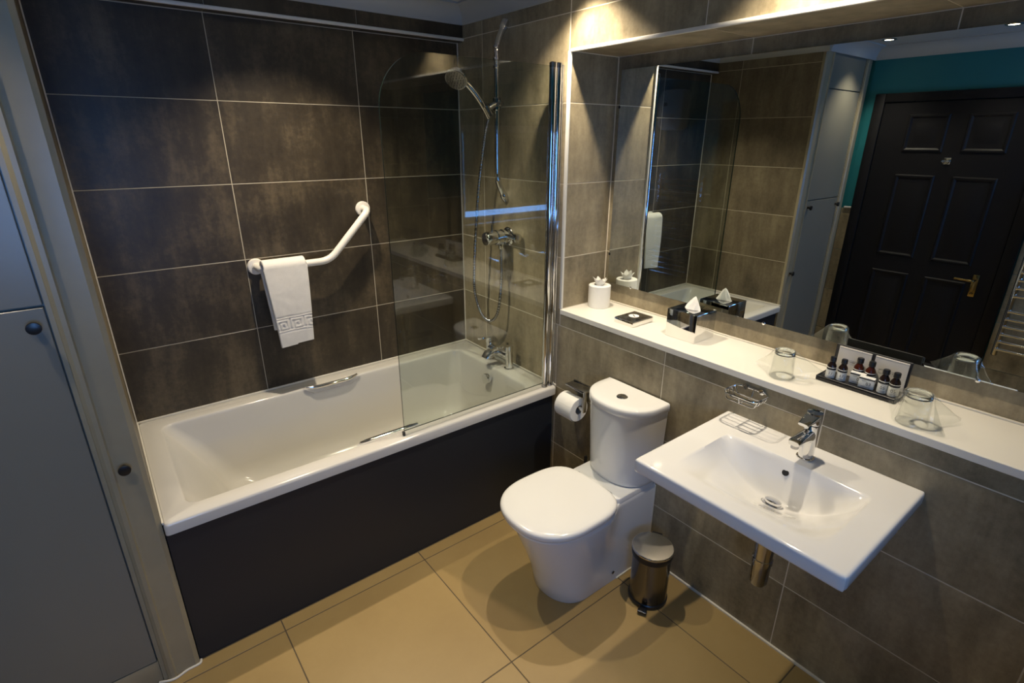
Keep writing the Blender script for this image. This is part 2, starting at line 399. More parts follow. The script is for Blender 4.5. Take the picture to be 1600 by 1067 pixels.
def cove(p0, p1, n, d=.075):
    """concave coving from p0 to p1 (xy), n = inward horizontal normal"""
    n = Vector((n[0], n[1], 0)); prof = [(0, 0), (.006, 0)]
    for k in range(9):
        a = PI/2*k/8; prof.append((d-(d-.008)*math.cos(a), (d-.008)*math.sin(a)))
    prof += [(d, d), (0, d)]
    R = []
    for p in (p0, p1): R.append([tuple(Vector((p[0], p[1], ZC-d)) + n*a + Vector((0, 0, b))) for a, b in prof])
    return trim(loft(R), 'white_paint', 30)
cove((0, -.05), (0, YR), (-1, 0)); cove((XL, -.05), (0, -.05), (0, -1)); cove((XL, -.05), (XL, -.775), (1, 0))
cove((XW, -.772), (XL, -.772), (0, -1)); cove((XW, -.772), (XW, YR), (1, 0)); cove((XW, YR), (0, YR), (0, 1))

# rear window (blind side seen in reflections): frame, pane, sill; open side unseen, added for daylight
wn = struct(mesh_obj('window_1', cat_(box((wx0, YR-.10, wz0), (wx0+.05, YR-.06, wz1), .004), box((wx1-.05, YR-.10, wz0), (wx1, YR-.06, wz1), .004),
    box((wx0+.05, YR-.10, wz0), (wx1-.05, YR-.06, wz0+.045), .004), box((wx0+.05, YR-.10, wz1-.05), (wx1-.05, YR-.06, wz1), .004)), 'ornament'))
part('pane', box((wx0+.05, YR-.083, wz0+.045), (wx1-.05, YR-.077, wz1-.05)), 'pane', wn, smooth=0)
part('window_sill', box((wx0-.03, YR-.06, wz0-.022), (wx1+.03, YR+.06, wz0), .004), 'ornament', wn)
bl = thing('roller_blind', 'grey green roller blind drawn down over the rear window, seen only in reflections', 'blind', (-.90, YR-.02, 1.09))
part('blind_fabric', box((-1.45, YR-.031, 1.085), (wx1-.03, YR-.029, 1.70)), 'blind', bl, smooth=0)
part('bottom_bar', box((-1.45, YR-.036, 1.062), (wx1-.03, YR-.024, 1.085), .004), 'ornament', bl)
part('roller', cyl((-1.45, YR-.03, 1.715), (wx1-.03, YR-.03, 1.715), .02), 'ornament', bl)

# ------------------------------------------------------------------ black six panel door with hardware
def six_panel_door():
    d = struct(mesh_obj('door_1', box((XW-.006, -.895, .005), (XW+.012, -1.715, 1.875), .002, 1), 'black_door'))
    yc = [(-1.052, -1.272), (-1.365, -1.585)]
    for y0, y1 in yc:
        for z0, z1 in ((1.575, 1.80), (.905, 1.435), (.20, .80)):
            v, f = [], []
            o = [(0.012, 0), (0.020, .006), (0.020, .014), (.0135, .024), (.0135, .045), (.018, .06)]
            R = []
            for h, ins in o:
                R.append([(XW+h, y0-ins, z0+ins), (XW+h, y1+ins, z0+ins), (XW+h, y1+ins, z1-ins), (XW+h, y0-ins, z1-ins)])
            part('door_panel', loft(R), 'black_door', d, smooth=20)
    fr = cat_(box((XW, -.830, 0), (XW+.022, -.893, 1.93), .005), box((XW, -1.717, 0), (XW+.022, -1.782, 1.93), .005), box((XW, -.893, 1.877), (XW+.022, -1.717, 1.93), .005))
    part('door_frame', fr, 'black_door', d)
    h = part('door_handle', cat_(box((XW+.012, -1.612, .72), (XW+.018, -1.645, .86), .002), tube(bend([(XW+.015, -1.628, .825), (XW+.06, -1.628, .825), (XW+.06, -1.53, .828)], .015), .007)), 'brass', d, 'brass lever handle')
    part('keyhole_plate', lathe([(.014, 0), (.014, .004), (.010, .006)], (XW+.012, -1.628, .74), (1, 0, 0)), 'brass', h)
    hk = part('coat_hook', cat_(box((XW+.012, -1.297, 1.505), (XW+.017, -1.333, 1.545), .002)), 'chrome', d, 'chrome double coat hook')
    for yy in (-1.303, -1.327):
        part('hook_arm', tube(spline([(XW+.016, yy, 1.525), (XW+.04, yy, 1.512), (XW+.055, yy, 1.525)]), [.004]*16+[.008]), 'chrome', hk)
    return d
six_panel_door()

# ------------------------------------------------------------------ fitted cupboard at the end of the bath
YC = -.752
cb = thing('fitted_cupboard', 'tall pale grey fitted cupboard with moulded white frame at the end of the bath', 'cupboard', (-1.92, -.70, 0))
part('carcass', box((XW+.001, -.742, 0), (XL-.062, -.700, ZC-.075)), 'cup_panel', cb, smooth=0)
def arch(x_in, x_out):
    s = 1 if x_out > x_in else -1
    pr = [(0, 0), (0, .010), (.010, .010), (.012, .016), (.020, .021), (.030, .021), (.034, .014), (.040, .012), (.088, .012), (.092, .009), (.100, .004), (.100, -.012), (0, -.012)]
    W_ = abs(x_out-x_in)
    return prism([(x_in + s*p[0]*W_/.1, YC-p[1]) for p in pr], 'z', 0.0, ZC-.06)
part('frame_upright', arch(-1.686, XL), 'trim_paint', cb, 'white moulded upright, tone warmed against blue daylight', 25)
part('frame_upright', arch(-2.155, XW+.001), 'trim_paint', cb, 'white moulded upright, tone warmed against blue daylight', 25)
part('plinth', box((-2.154, YC-.006, 0), (-1.687, YC+.010, .086), .002), 'trim_paint', cb)
def knob(x, z, par):
    y = YC-.008
    k = part('knob', lathe([(.007, 0), (.006, .010), (.010, .014), (.0145, .018), (.0155, .022), (.0145, .026), (.008, .0275)], (x, y, z), (0, -1, 0), 24), 'black_plastic', par, 'round black knob')
for z0, z1, kn in ((.090, 1.266, True), (1.272, 1.938, False), (1.944, ZC-.062, False)):
    dr = part('door' if z1 < 2 else 'top_panel', box((-2.151, YC-.008, z0), (-1.690, YC+.010, z1), .0015, 1), 'cup_panel', cb)
    if kn: knob(-1.717, 1.224, dr); knob(-2.128, 1.222, dr)
k0 = lathe([(.007, 0), (.006, .010), (.010, .014), (.0145, .018), (.0155, .022), (.0145, .026), (.008, .0275)], (-1.629, YC-.012, .793), (0, -1, 0), 24)
part('knob', k0, 'black_plastic', cb, 'round black knob on the frame')
part('sealant_bead', tube(spline([(-1.70, YC-.008, .003), (-1.66, YC-.024, .003), (-1.62, YC-.014, .003), (-1.585, YC-.012, .003), (-1.578, YC+.002, .003)]), .004, 8), 'sealant', cb)

# ------------------------------------------------------------------ chrome towel radiator and fan heater on the door wall
rad = thing('towel_radiator', 'chrome ladder towel radiator on the door wall, seen in the mirror', 'radiator', (XW+.07, -2.06, .40))
for y in (-1.835, -2.285):
    part('post', cyl((XW+.065, y, .40), (XW+.065, y, 1.35), .016, bev=.004), 'chrome', rad)
    for z in (.52, 1.22): part('wall_bracket', cyl((XW+.001, y, z), (XW+.06, y, z), .010), 'chrome', rad)
for k in range(19):
    if k in (6, 12): continue
    part('rung', cyl((XW+.078, -1.835, .445+k*.048), (XW+.078, -2.285, .445+k*.048), .010, 12), 'chrome', rad)
ht = thing('fan_heater', 'off white wall fan heater high on the door wall, reflected in the shower glass', 'heater', (XW, -2.23, 1.72))
hr = []
for d_, ins in ((.001, 0), (.08, 0), (.10, .008), (.108, .03)):
    hr.append([(XW+d_, p[0], p[1]) for p in rrect(-2.36+ins, -2.10-ins, 1.72+ins, 2.05-ins, .06, 0, 6, 2)])
part('casing', loft(hr), 'heater', ht)
part('switch', box((XW+.104, -2.30, 1.915), (XW+.112, -2.26, 1.945), .003), 'black_plastic', ht)
for k in range(6): part('grille_slat', box((XW+.103, -2.32, 1.76+k*.016), (XW+.111, -2.14, 1.768+k*.016), .002), 'heater', ht)

# ------------------------------------------------------------------ ceiling downlights
def downlight(x, y, label, spot=112, power=LAMP_W):
    t = thing('downlight', label, 'ceiling light', (x, y, ZC-.002), 'recessed ceiling downlights')
    part('bezel', lathe([(.024, .004), (.026, -.004), (.036, -.005), (.040, -.001), (.041, .001)], (x, y, ZC), n=32, cap=(False, False)), 'chrome_dark', t)
    part('lens', lathe([(.001, .0015), (.024, .001), (.024, .0035)], (x, y, ZC-.003), n=24), 'lamp_lens', t)
    L = bpy.data.lights.new('lamp', 'SPOT'); L.energy = power; L.color = LAMP_COL; L.spot_size = math.radians(spot); L.spot_blend = .9; L.shadow_soft_size = .016
    o = bpy.data.objects.new('lamp', L); COL.objects.link(o); o.parent = t; o.location = (0, 0, -.012)
downlight(-.130, -.900, 'downlight above the toilet close to the tiled niche head')
downlight(-.130, -1.670, 'downlight above the basin close to the niche head')
downlight(-.870, -.420, 'downlight above the middle of the bath', power=95)
downlight(-1.950, -.940, 'downlight just in front of the cupboard', power=30, spot=100)
downlight(-1.920, -1.520, 'downlight in front of the black door', power=20, spot=100)

# ------------------------------------------------------------------ bath
ba = thing('bath', 'white rectangular built in bath with charcoal front panel', 'bath', (-.79, -.38, 0))
def br(x0, x1, y0, y1, r, z): return rrect(x0, x1, y0, y1, r, z, 8, 10)
rings = [br(-1.580, -.003, -.752, -.003, .010, .530), br(-1.580, -.003, -.771, -.003, .012, .530), br(-1.580, -.003, -.772, -.003, .012, .560),
         br(-1.578, -.005, -.770, -.005, .012, .5675), br(-1.573, -.010, -.765, -.010, .012, .5710)]
inner = [(.571, 0), (.5700, .004), (.5665, .0075), (.560, .0095)]
def ib(z, ins): return br(-1.515+ins, -.106-ins, -.708+ins, -.078-ins, .045, z)
for z, ins in inner: rings.append(ib(z, ins))
for k in range(1, 13):
    t = k/12; s = t**1.0
    z = .560 - .385*t
    e = max(0, (t-.72)/.28)**2          # fillet near the floor
    x0 = -1.5055 + .20*s + .02*math.sin(PI*t) + .10*e; x1 = -.1155 - .055*s - .08*e
    y0 = -.6985 + .035*s + .085*e; y1 = -.0875 - .035*s - .085*e
    rings.append(br(x0, x1, y0, y1, .045+.05*t, z))
rings.append(br(-1.10, -.34, -.50, -.27, .08, .168))
part('tub', loft(rings, False, True), 'acrylic', ba, smooth=50)
part('front_panel', box((-1.581, -.746, .0), (-.004, -.728, .530), .0015, 1), 'charcoal', ba, 'charcoal board panel')
part('sealant_bead', cat_(box((XL+.001, -.006, .570), (-.001, -.001, .577)), box((-.006, -.765, .570), (-.001, -.001, .577)), box((XL+.001, -.765, .570), (XL+.006, -.001, .577))), 'sealant', ba, smooth=0)
def grip(yc, s):
    """chrome grip bar in a moulded pocket on the inner rim; s=+1 back side, -1 front side"""
    x0, x1 = -.935, -.690
    yi = yc
    lug = [(x0-.012, .572), (x1+.012, .572), (x1-.030, .538), (x0+.030, .538)]
    part('grip_pocket', loft([[(p[0], yi+s*.004, p[1]) for p in lug], [(p[0], yi-s*.010, p[1]) for p in lug],
                              [(p[0]*.99-.008, yi-s*.013, .5545+(p[1]-.5545)*.8) for p in lug]]), 'acrylic', ba, 'moulded white handle pocket')
    bp_ = spline([(x0, yi-s*.006, .5765), (x0+.022, yi-s*.012, .5715), (x0+.05, yi-s*.016, .5685), ((x0+x1)/2, yi-s*.017, .5680), (x1-.05, yi-s*.016, .5685), (x1-.022, yi-s*.012, .5715), (x1, yi-s*.006, .5765)], 5)
    part('grip_bar', tube(bp_, [.0045+.0045*min(1, min(i, len(bp_)-1-i)/7) for i in range(len(bp_))], 16), 'chrome', ba, 'chrome grip bar', 60)
grip(-.082, 1); grip(-.704, -1)
part('overflow_knob', cat_(lathe([(.022, 0), (.022, .006), (.027, .008), (.028, .024), (.026, .028), (.012, .0295)], (-.126, -.402, .512), (-1, 0, .06), 32)), 'chrome', ba, 'round chrome overflow knob')
part('waste', lathe([(.034, 0), (.034, .002), (.026, .004), (.024, .001), (.022, .006), (.008, .008)], (-.40, -.385, .168), (0, 0, 1), 32), 'chrome', ba)

# bath mixer tap
bt = thing('bath_mixer_tap', 'chrome two pillar bath filler tap on the tiled end of the bath', 'tap', (-.057, -.395, .571))
for y in (-.477, -.314):
    pl_ = part('pillar', lathe([(.025, .572), (.025, .577), (.0180, .579), (.0180, .664), (.0195, .666), (.0195, .694), (.017, .697)], (-.057, y, 0), n=28), 'chrome', bt)
    part('lever', loft([[(-.057-.0+dx, y+dy*w, zc+dz) for dy, dz in ((-1, 0), (1, 0), (1, .010), (-1, .010))] for dx, w, zc in ((.017, .016, .694), (-.015, .015, .694), (-.062, .008, .693), (-.070, .006, .6925))]), 'chrome', pl_)
part('cross_body', lathe([(.016, 0), (.020, .012), (.021, .08), (.020, .15), (.016, .163)], (-.057, -.477, .640), (0, 1, 0), 24), 'chrome', bt)
def rect_ring(c, d, w, h):
    u, wv, dd = frame_for(d); side = Vector((0, 0, 1)).cross(Vector(d)).normalized(); up = Vector(d).normalized().cross(side)
    P = []
    for k in range(16):
        a = 2*PI*k/16; ca, sa = math.cos(a), math.sin(a)
        q = 3.2; rr = (abs(ca)**q + abs(sa)**q)**(-1/q)
        P.append(tuple(Vector(c) + side*(w*rr*ca) + up*(h*rr*sa)))
    return P
part('spout', loft([rect_ring((-.060, -.395, .645), (-1, 0, 0), .020, .016), rect_ring((-.095, -.392, .648), (-1, .05, 0), .025, .014), rect_ring((-.125, -.390, .640), (-1, .05, -.5), .026, .014), rect_ring((-.138, -.389, .622), (-.3, 0, -1), .024, .013), rect_ring((-.139, -.389, .612), (0, 0, -1), .023, .012)]), 'chrome', bt, smooth=50)

# ------------------------------------------------------------------ glass shower screen
sc = thing('shower_screen', 'clear glass bath screen with rounded top corner and chrome hinge post', 'shower screen', (-.40, -.742, .578))
pol = [(-.064, .592), (-.064, 1.905)]
for k in range(13):
    a = PI/2*k/12; pol.append((-.60-.172*math.sin(a), 1.733+.172*math.cos(a)))
pol += [(-.772, .592)]
v, f = prism(pol, 'y', -.745, -.739)
n_ = len(pol); mi = [1]*n_ + [0, 0]
part('glass_panel', (v, f), 'glass', sc, smooth=0, mats=['glass', 'glass_edge'], midx=mi)
for x, r_, nm in ((-.053, .0135, 'hinge_post'), (-.022, .0125, 'wall_post')):
    pp = part(nm, lathe([(r_, .584), (r_, 1.908)], (x, -.742, 0), n=28), 'chrome', sc)
    part('post_cap', lathe([(r_+.001, 1.900), (r_+.001, 1.916), (r_-.003, 1.919)], (x, -.742, 0), n=28), 'chrome_dark', pp)
    part('post_foot', lathe([(r_+.001, .5725), (r_+.001, .588)], (x, -.742, 0), n=28), 'chrome_dark', pp)
part('wall_channel', box((-.012, -.754, .5785), (-.001, -.730, 1.912), .002), 'chrome', sc)
part('bottom_seal', box((-.772, -.7475, .5735), (-.066, -.7365, .5925), .001, 1), 'film', sc, 'clear plastic seal')
part('seal_end', box((-.779, -.7485, .573), (-.770, -.7355, .590), .002), 'rubber', sc)

# ------------------------------------------------------------------ shower set
rr_ = thing('shower_riser_rail', 'chrome shower riser rail with curved ends on the tiled end wall', 'shower rail', (-.03, -.392, 1.385))
path = spline([(-.001, -.382, 2.105), (-.018, -.384, 2.080), (-.044, -.388, 2.035), (-.058, -.392, 1.995), (-.060, -.393, 1.95), (-.060, -.393, 1.75), (-.060, -.393, 1.54), (-.058, -.392, 1.49), (-.044, -.388, 1.450), (-.018, -.384, 1.405), (-.001, -.382, 1.385)], 6)
rad_ = [(.019 if min(i, len(path)-1-i) < 7 else (.014 if min(i, len(path)-1-i) < 17 else .0105)) for i in range(len(path))]
part('rail', tube(path, rad_, 16), 'chrome', rr_)
for z in (2.0, 1.955, 1.925): part('collar', lathe([(.012, 0), (.0145, .003), (.0145, .010), (.012, .013)], (-.060, -.393, z), n=20), 'chrome', rr_)
sl = part('slider', cat_(lathe([(.014, -.026), (.017, -.022), (.017, .022), (.014, .026)], (-.060, -.393, 1.787), n=20), lathe([(.013, 0), (.013, .025), (.011, .03)], (-.060, -.395, 1.787), (.1, -1, 0), 20)), 'chrome_dark', rr_)
part('holder_arm', cat_(tube([(-.062, -.393, 1.787), (-.085, -.391, 1.778), (-.108, -.388, 1.762)], [.016, .015, .016]), cyl((-.092, -.389, 1.742), (-.117, -.386, 1.780), .018)), 'chrome_dark', sl)
hs = thing('hand_shower', 'chrome hand shower with round head held on the riser rail', 'shower head', (-.10, -.386, 1.735))
hp = spline([(-.100, -.388, 1.730), (-.120, -.384, 1.768), (-.150, -.378, 1.812), (-.185, -.372, 1.850), (-.215, -.368, 1.872), (-.240, -.366, 1.884)], 5)
part('handle', tube(hp, [.009+.006*math.sin(PI*min(1, i/(len(hp)-1)*1.0))**1 for i in range(len(hp))], 16), 'chrome', hs)
hd = Vector((-.62, -.42, -.66)).normalized(); hc = Vector((-.243, -.370, 1.884))
hb = part('head', lathe([(.006, -.034), (.020, -.029), (.036, -.014), (.045, .004), (.048, .016), (.045, .021)], hc, hd, 36), 'chrome', hs)
fp = part('spray_plate', lathe([(.044, .0205), (.043, .0235), (.001, .025)], hc, hd, 36), 'steel_dark', hb)
u_, w_, d_ = frame_for(hd); nz = []
for rr0, nn in ((.012, 6), (.023, 12), (.034, 18)):
    for i in range(nn):
        a = 2*PI*i/nn; c = hc + d_*.0235 + u_*(rr0*math.cos(a)) + w_*(rr0*math.sin(a)); nz.append(cyl(c, c+d_*.004, .0018, 6))
nzo = part('nozzles', cat_(*nz), 'black_plastic', hb); nzo['kind'] = 'stuff'
hose = spline([(-.100, -.388, 1.732), (-.101, -.36, 1.66), (-.100, -.330, 1.55), (-.100, -.298, 1.411), (-.100, -.268, 1.20), (-.100, -.252, 1.05), (-.098, -.248, .93), (-.090, -.285, .825), (-.075, -.340, .790), (-.060, -.390, .845), (-.050, -.407, 1.00), (-.045, -.402, 1.09), (-.045, -.400, 1.158)], 40)
tag(mesh_obj('shower_hose', tube(hose, [.0080 if i % 4 < 2 else .0066 for i in range(len(hose))], 8), 'chrome_dark', None, (-.075, -.34, .79), 60), 'ribbed metal shower hose hanging in a long loop above the bath', 'hose')
vl_ = thing('shower_valve', 'chrome shower mixer valve with lever on the tiled end wall', 'shower valve', (0, -.40, 1.215))
part('wall_flange', lathe([(.044, .001), (.044, .006), (.038, .012), (.030, .014)], (0, -.40, 1.215), (-1, 0, 0), 32), 'chrome', vl_)
part('body', lathe([(.029, .010), (.030, .030), (.036, .032), (.036, .042), (.031, .044), (.031, .066), (.036, .068), (.036, .078), (.032, .080)], (0, -.40, 1.215), (-1, 0, 0), 32), 'chrome', vl_)
kn = part('temperature_knob', lathe([(.032, .080), (.034, .084), (.034, .122), (.029, .136), (.014, .141), (.001, .142)], (0, -.40, 1.215), (-1, 0, 0), 32), 'chrome', vl_)
part('lever_pin', tube([(-.096, -.40, 1.245), (-.096, -.398, 1.264), (-.094, -.396, 1.280)], [.006, .005, .004]), 'chrome', kn)
part('flow_handle', cat_(cyl((-.034, -.405, 1.222), (-.034, -.485, 1.222), .012), lathe([(.012, 0), (.019, .006), (.024, .016), (.023, .030), (.014, .035)], (-.034, -.482, 1.222), (0, -1, 0), 24)), 'chrome', vl_)
part('hose_outlet', lathe([(.011, 0), (.013, .004), (.013, .026), (.010, .030)], (-.045, -.400, 1.160), (0, 0, 1), 20), 'chrome', vl_)

# ------------------------------------------------------------------ grab bar and towel
gb = thing('grab_bar', 'white cranked grab bar fixed to the dark tiled wall', 'grab bar', (-.80, 0, 1.14))
part('bar', tube(bend([(-1.043, -.004, 1.140), (-1.043, -.080, 1.141), (-.752, -.080, 1.142), (-.553, -.080, 1.345), (-.547, -.004, 1.343)], .045, 10), .0155, 16), 'enamel', gb)
for x, z in ((-1.043, 1.140), (-.547, 1.343)):
    part('flange', lathe([(.034, .0005), (.034, .008), (.031, .012), (.018, .014), (.017, .018)], (x, 0, z), (0, -1, 0), 36), 'enamel', gb)
KEY = ["11111110", "10000010", "10111010", "10101010", "10100010", "10111110"][::-1]
def key_h(u, v):
    """greek key relief: u across 0..1, v up the band 0..1"""
    if v < 0 or v > 1: return 0
    if v < .08 or v > .92: return 1.0
    v = (v-.16)/.68
    if v < 0 or v >= 1: return 0
    c = u*2.6; i = int((c % 1)*8); return 1.0 if KEY[int(v*6)][i] == '1' else 0.0
def towel():
    cl = []
    for k in range(46): cl.append((-.046-.002*math.sin(k*.1), .862+(1.142-.862)*k/46))
    for k in range(1, 12):
        a = PI*k/12; cl.append((-.080+.0295*math.cos(a)*1.0, 1.142+.0285*math.sin(a)))
    for k in range(78):
        t = k/77; cl.append((-.1095-.014*t-.004*math.sin(PI*t), 1.142-.332*t))
    NX = 92; rings = []
    n = len(cl); half = .0068
    for i in range(NX+1):
        u = i/NX; L, Rg = [], []
        for k in range(n):
            a = cl[max(0, k-1)]; b = cl[min(n-1, k+1)]; ty, tz = b[0]-a[0], b[1]-a[1]; l = math.hypot(ty, tz); ny, nz_ = -tz/l, ty/l
            y, z = cl[k]; front = k > 56
            s = max(0, (1.142-z)/.33); x0 = -1.042+.022*s; x1 = -.862-.018*s
            if not front: x0 += .003; x1 -= .004
            x = x0+(x1-x0)*u
            ed = min(1, min(u, 1-u)/.03); th = half*(.35+.65*math.sqrt(max(0, 1-(1-ed)**2)))
            w = noise.noise(Vector((x*9, z*7, 3.3 if front else 8.1)))*.003 + noise.noise(Vector((x*30, z*30, 1.0)))*.0008
            if front: z += .007*(u-.5)*s + (-.004*s if u < .5 else 0)
            h = 0
            if front: h = .0026*key_h(u, (z-.872)/.062) - (.0022 if .868 < z < .938 else 0)
            out = th+h
            # normal pointing outwards of the fold is -ny side on the front
            L.append((x, y+w+ny*th, z+nz_*th)); Rg.append((x, y+w-ny*out, z-nz_*out))
        rings.append(L+Rg[::-1])
    return loft(rings)
tw = tag(mesh_obj('hand_towel', towel(), 'towel', None, (-.95, -.10, .81), 60), 'folded white hand towel with woven key border hung over the grab bar', 'towel')

# ------------------------------------------------------------------ toilet
TY = -1.2365
to = thing('toilet', 'white close coupled toilet with closed lid beside the bath', 'toilet', (-.31, TY, 0))
def pan_ring(z, W, xf, wb=.128):
    P = []; xs = []
    N = 34
    for k in range(N+1):
        t = k/N; xs.append(-.003 + (xf+.003)*(1-math.cos(t*PI/2))**.0 * math.sin(t*PI/2))
    xc = -.36
    def h(x):
        if x > xc:
            s = min(1, max(0, (-.20-x)/.12)); s = s*s*(3-2*s); return wb+(W-wb)*s
        q = min(1, (xc-x)/(xc-xf)); return W*(max(0, 1-q**2.25))**(1/2.1)
    for x in xs[:-1]: P.append((x, TY-h(x), z))
    P.append((xf, TY, z))
    for x in xs[:-1][::-1]: P.append((x, TY+h(x), z))
    return P
rings = []
for z, W_, xf_ in ((0, .1265, -.476), (.006, .1285, -.480), (.06, .130, -.490), (.13, .134, -.510), (.20, .143, -.536), (.26, .154, -.560), (.31, .163, -.580), (.345, .169, -.592), (.362, .171, -.596)):
    rings.append(pan_ring(z, W_, xf_))
pb = rings[-1]
part('pan', loft(rings + [pan_ring(.368, .166, -.590, .124)]), 'ceramic', to, smooth=50)
def pl_ring(z, ins):     # raised rear shelf under the cistern
    r = rrect(-.228+ins, -.003, TY-.127+ins, TY+.127-ins, .020, z, 5, 3); return r
part('rear_shelf', loft([pl_ring(.366, 0), pl_ring(.383, 0), pl_ring(.387, .002), pl_ring(.389, .006)]), 'ceramic', to)
def lid_ring(z, ins, sc=1.0):
    P = []; a0, a1, W_ = .205-ins, .198-ins, .184-ins; xc = -.428
    N = 72
    for k in range(N):
        a = 2*PI*k/N; ca, sa = math.cos(a), math.sin(a)
        q = 3.6 if ca > 0 else 2.35
        r = (abs(ca)**q+abs(sa)**q)**(-1/q)
        P.append((xc+(a0 if ca > 0 else a1)*r*ca, TY+W_*r*sa, z))
    return P
part('seat_ring', loft([lid_ring(.3685, .012), lid_ring(.3705, .008), lid_ring(.377, .008), lid_ring(.379, .012)]), 'seat', to)
part('lid', loft([lid_ring(.3805, .010), lid_ring(.3825, .004), lid_ring(.388, .0005), lid_ring(.398, 0), lid_ring(.404, .002), lid_ring(.4085, .007), lid_ring(.4110, .016), lid_ring(.4125, .05), lid_ring(.413, .10)]), 'seat', to, 'smooth white closed lid', 50)
for dy in (-.075, .075): part('hinge', cyl((-.222, TY+dy-.015, .388), (-.222, TY+dy+.015, .388), .009), 'chrome', to)
def cis_ring(z, W_, xf, xb=-.006):
    P = []; N = 40
    xs_ = -.055
    P.append((xb, TY-W_, z)); P.append((xs_*.5, TY-W_, z))
    for k in range(N+1):
        a = -PI/2 + PI*k/N; q = 2.25
        ca, sa = math.cos(a), math.sin(a); r = (abs(ca)**q+abs(sa)**q)**(-1/q)
        P.append((xs_+(xf-xs_)*r*ca, TY+W_*r*sa, z))
    P.append((xs_*.5, TY+W_, z)); P.append((xb, TY+W_, z))
    return P
part('cistern', loft([cis_ring(.390, .130, -.166), cis_ring(.394, .135, -.171), cis_ring(.41, .138, -.175), cis_ring(.55, .143, -.183), cis_ring(.69, .1475, -.190), cis_ring(.698, .1475, -.190)]), 'ceramic', to, 'white D shaped cistern', 50)
cl_ = part('cistern_lid', loft([cis_ring(.6995, .150, -.194), cis_ring(.702, .1525, -.197), cis_ring(.722, .153, -.198), cis_ring(.729, .151, -.195), cis_ring(.732, .147, -.190), cis_ring(.733, .12, -.155)]), 'ceramic', to, smooth=50)
bu = part('flush_button', lathe([(.0215, .7315), (.0215, .7345), (.019, .7365), (.017, .7355), (.016, .7375), (.001, .738)], (-.105, TY-.006, 0), n=32), 'chrome', cl_, 'round chrome flush button')
part('button_split', box((-.121, TY-.0068, .7372), (-.089, TY-.0052, .7384)), 'recess_shade', cl_, smooth=0)
part('bolt_cap', lathe([(.007, 0), (.007, .003), (.004, .004)], (-.222, TY-.1285, .045), (0, -1, 0), 16), 'chrome_dark', to)
part('sealant_bead', cat_(tube([(-.004, TY-.1285, .36), (-.004, TY-.1285, .003), (-.14, TY-.1295, .003), (-.20, TY-.1295, .003)], .003, 8)), 'sealant', to)
tb = thing('toilet_brush', 'black handled toilet brush standing between the toilet and the bath', 'toilet brush', (-.062, -1.035, 0))
part('holder', lathe([(.040, 0), (.042, .004), (.038, .11), (.036, .115)], (-.062, -1.035, 0)), 'black_plastic', tb)
part('handle', lathe([(.006, .11), (.006, .30), (.0075, .305), (.0075, .345), (.005, .35)], (-.062, -1.035, 0), n=16), 'black_plastic', tb)

# toilet roll holder + roll
rh = thing('toilet_roll_holder', 'chrome toilet roll holder arm on the wall beside the cistern', 'roll holder', (-.03, -.94, .56))
part('wall_plate', box((-.008, -1.008, .600), (-.0005, -.885, .648), .002), 'chrome_dark', rh)
part('cover_bar', box((-.062, -1.008, .636), (-.008, -.888, .646), .0025), 'chrome_dark', rh)
part('arm', box((-.066, -1.010, .548), (-.048, -1.002, .646), .0025), 'chrome', rh)
part('spindle', cyl((-.057, -1.004, .558), (-.057, -.872, .558), .008, 16), 'chrome', rh)
def roll(c, ax, L, r, ri, name, label, holes=True):
    t = thing(name, label, 'toilet roll', c)
    o = Vector(c)
    part('paper', lathe([(ri, .0), (r-.002, 0), (r, .002), (r, L-.002), (r-.002, L), (ri, L), (ri, 0)], o, ax, 48, (False, False)), 'paper', t)
    part('core', lathe([(ri-.001, .001), (ri, .001), (ri, L-.001), (ri-.001, L-.001), (ri-.001, .001)], o, ax, 32, (False, False)), 'core', t)
    return t
tr_ = roll((-.057, -.975, .548), (0, 1, 0), .100, .054, .021, 'toilet_roll', 'part used white toilet roll hanging on the chrome holder')
fa = []
for k in range(9):
    a = math.radians(150+k*11); rr0 = .0545+.0004*k
    fa.append((rr0*math.cos(a), rr0*math.sin(a)))
part('loose_sheet', loft([[(-.057+p[0]*1.0, -.972, .548+p[1]) for p in fa] + [(-.057+p[0]*1.012, -.972, .548+p[1]*1.012) for p in fa[::-1]], [(-.057+p[0], -.878, .548+p[1]) for p in fa] + [(-.057+p[0]*1.012, -.878, .548+p[1]*1.012) for p in fa[::-1]]]), 'paper', tr_)

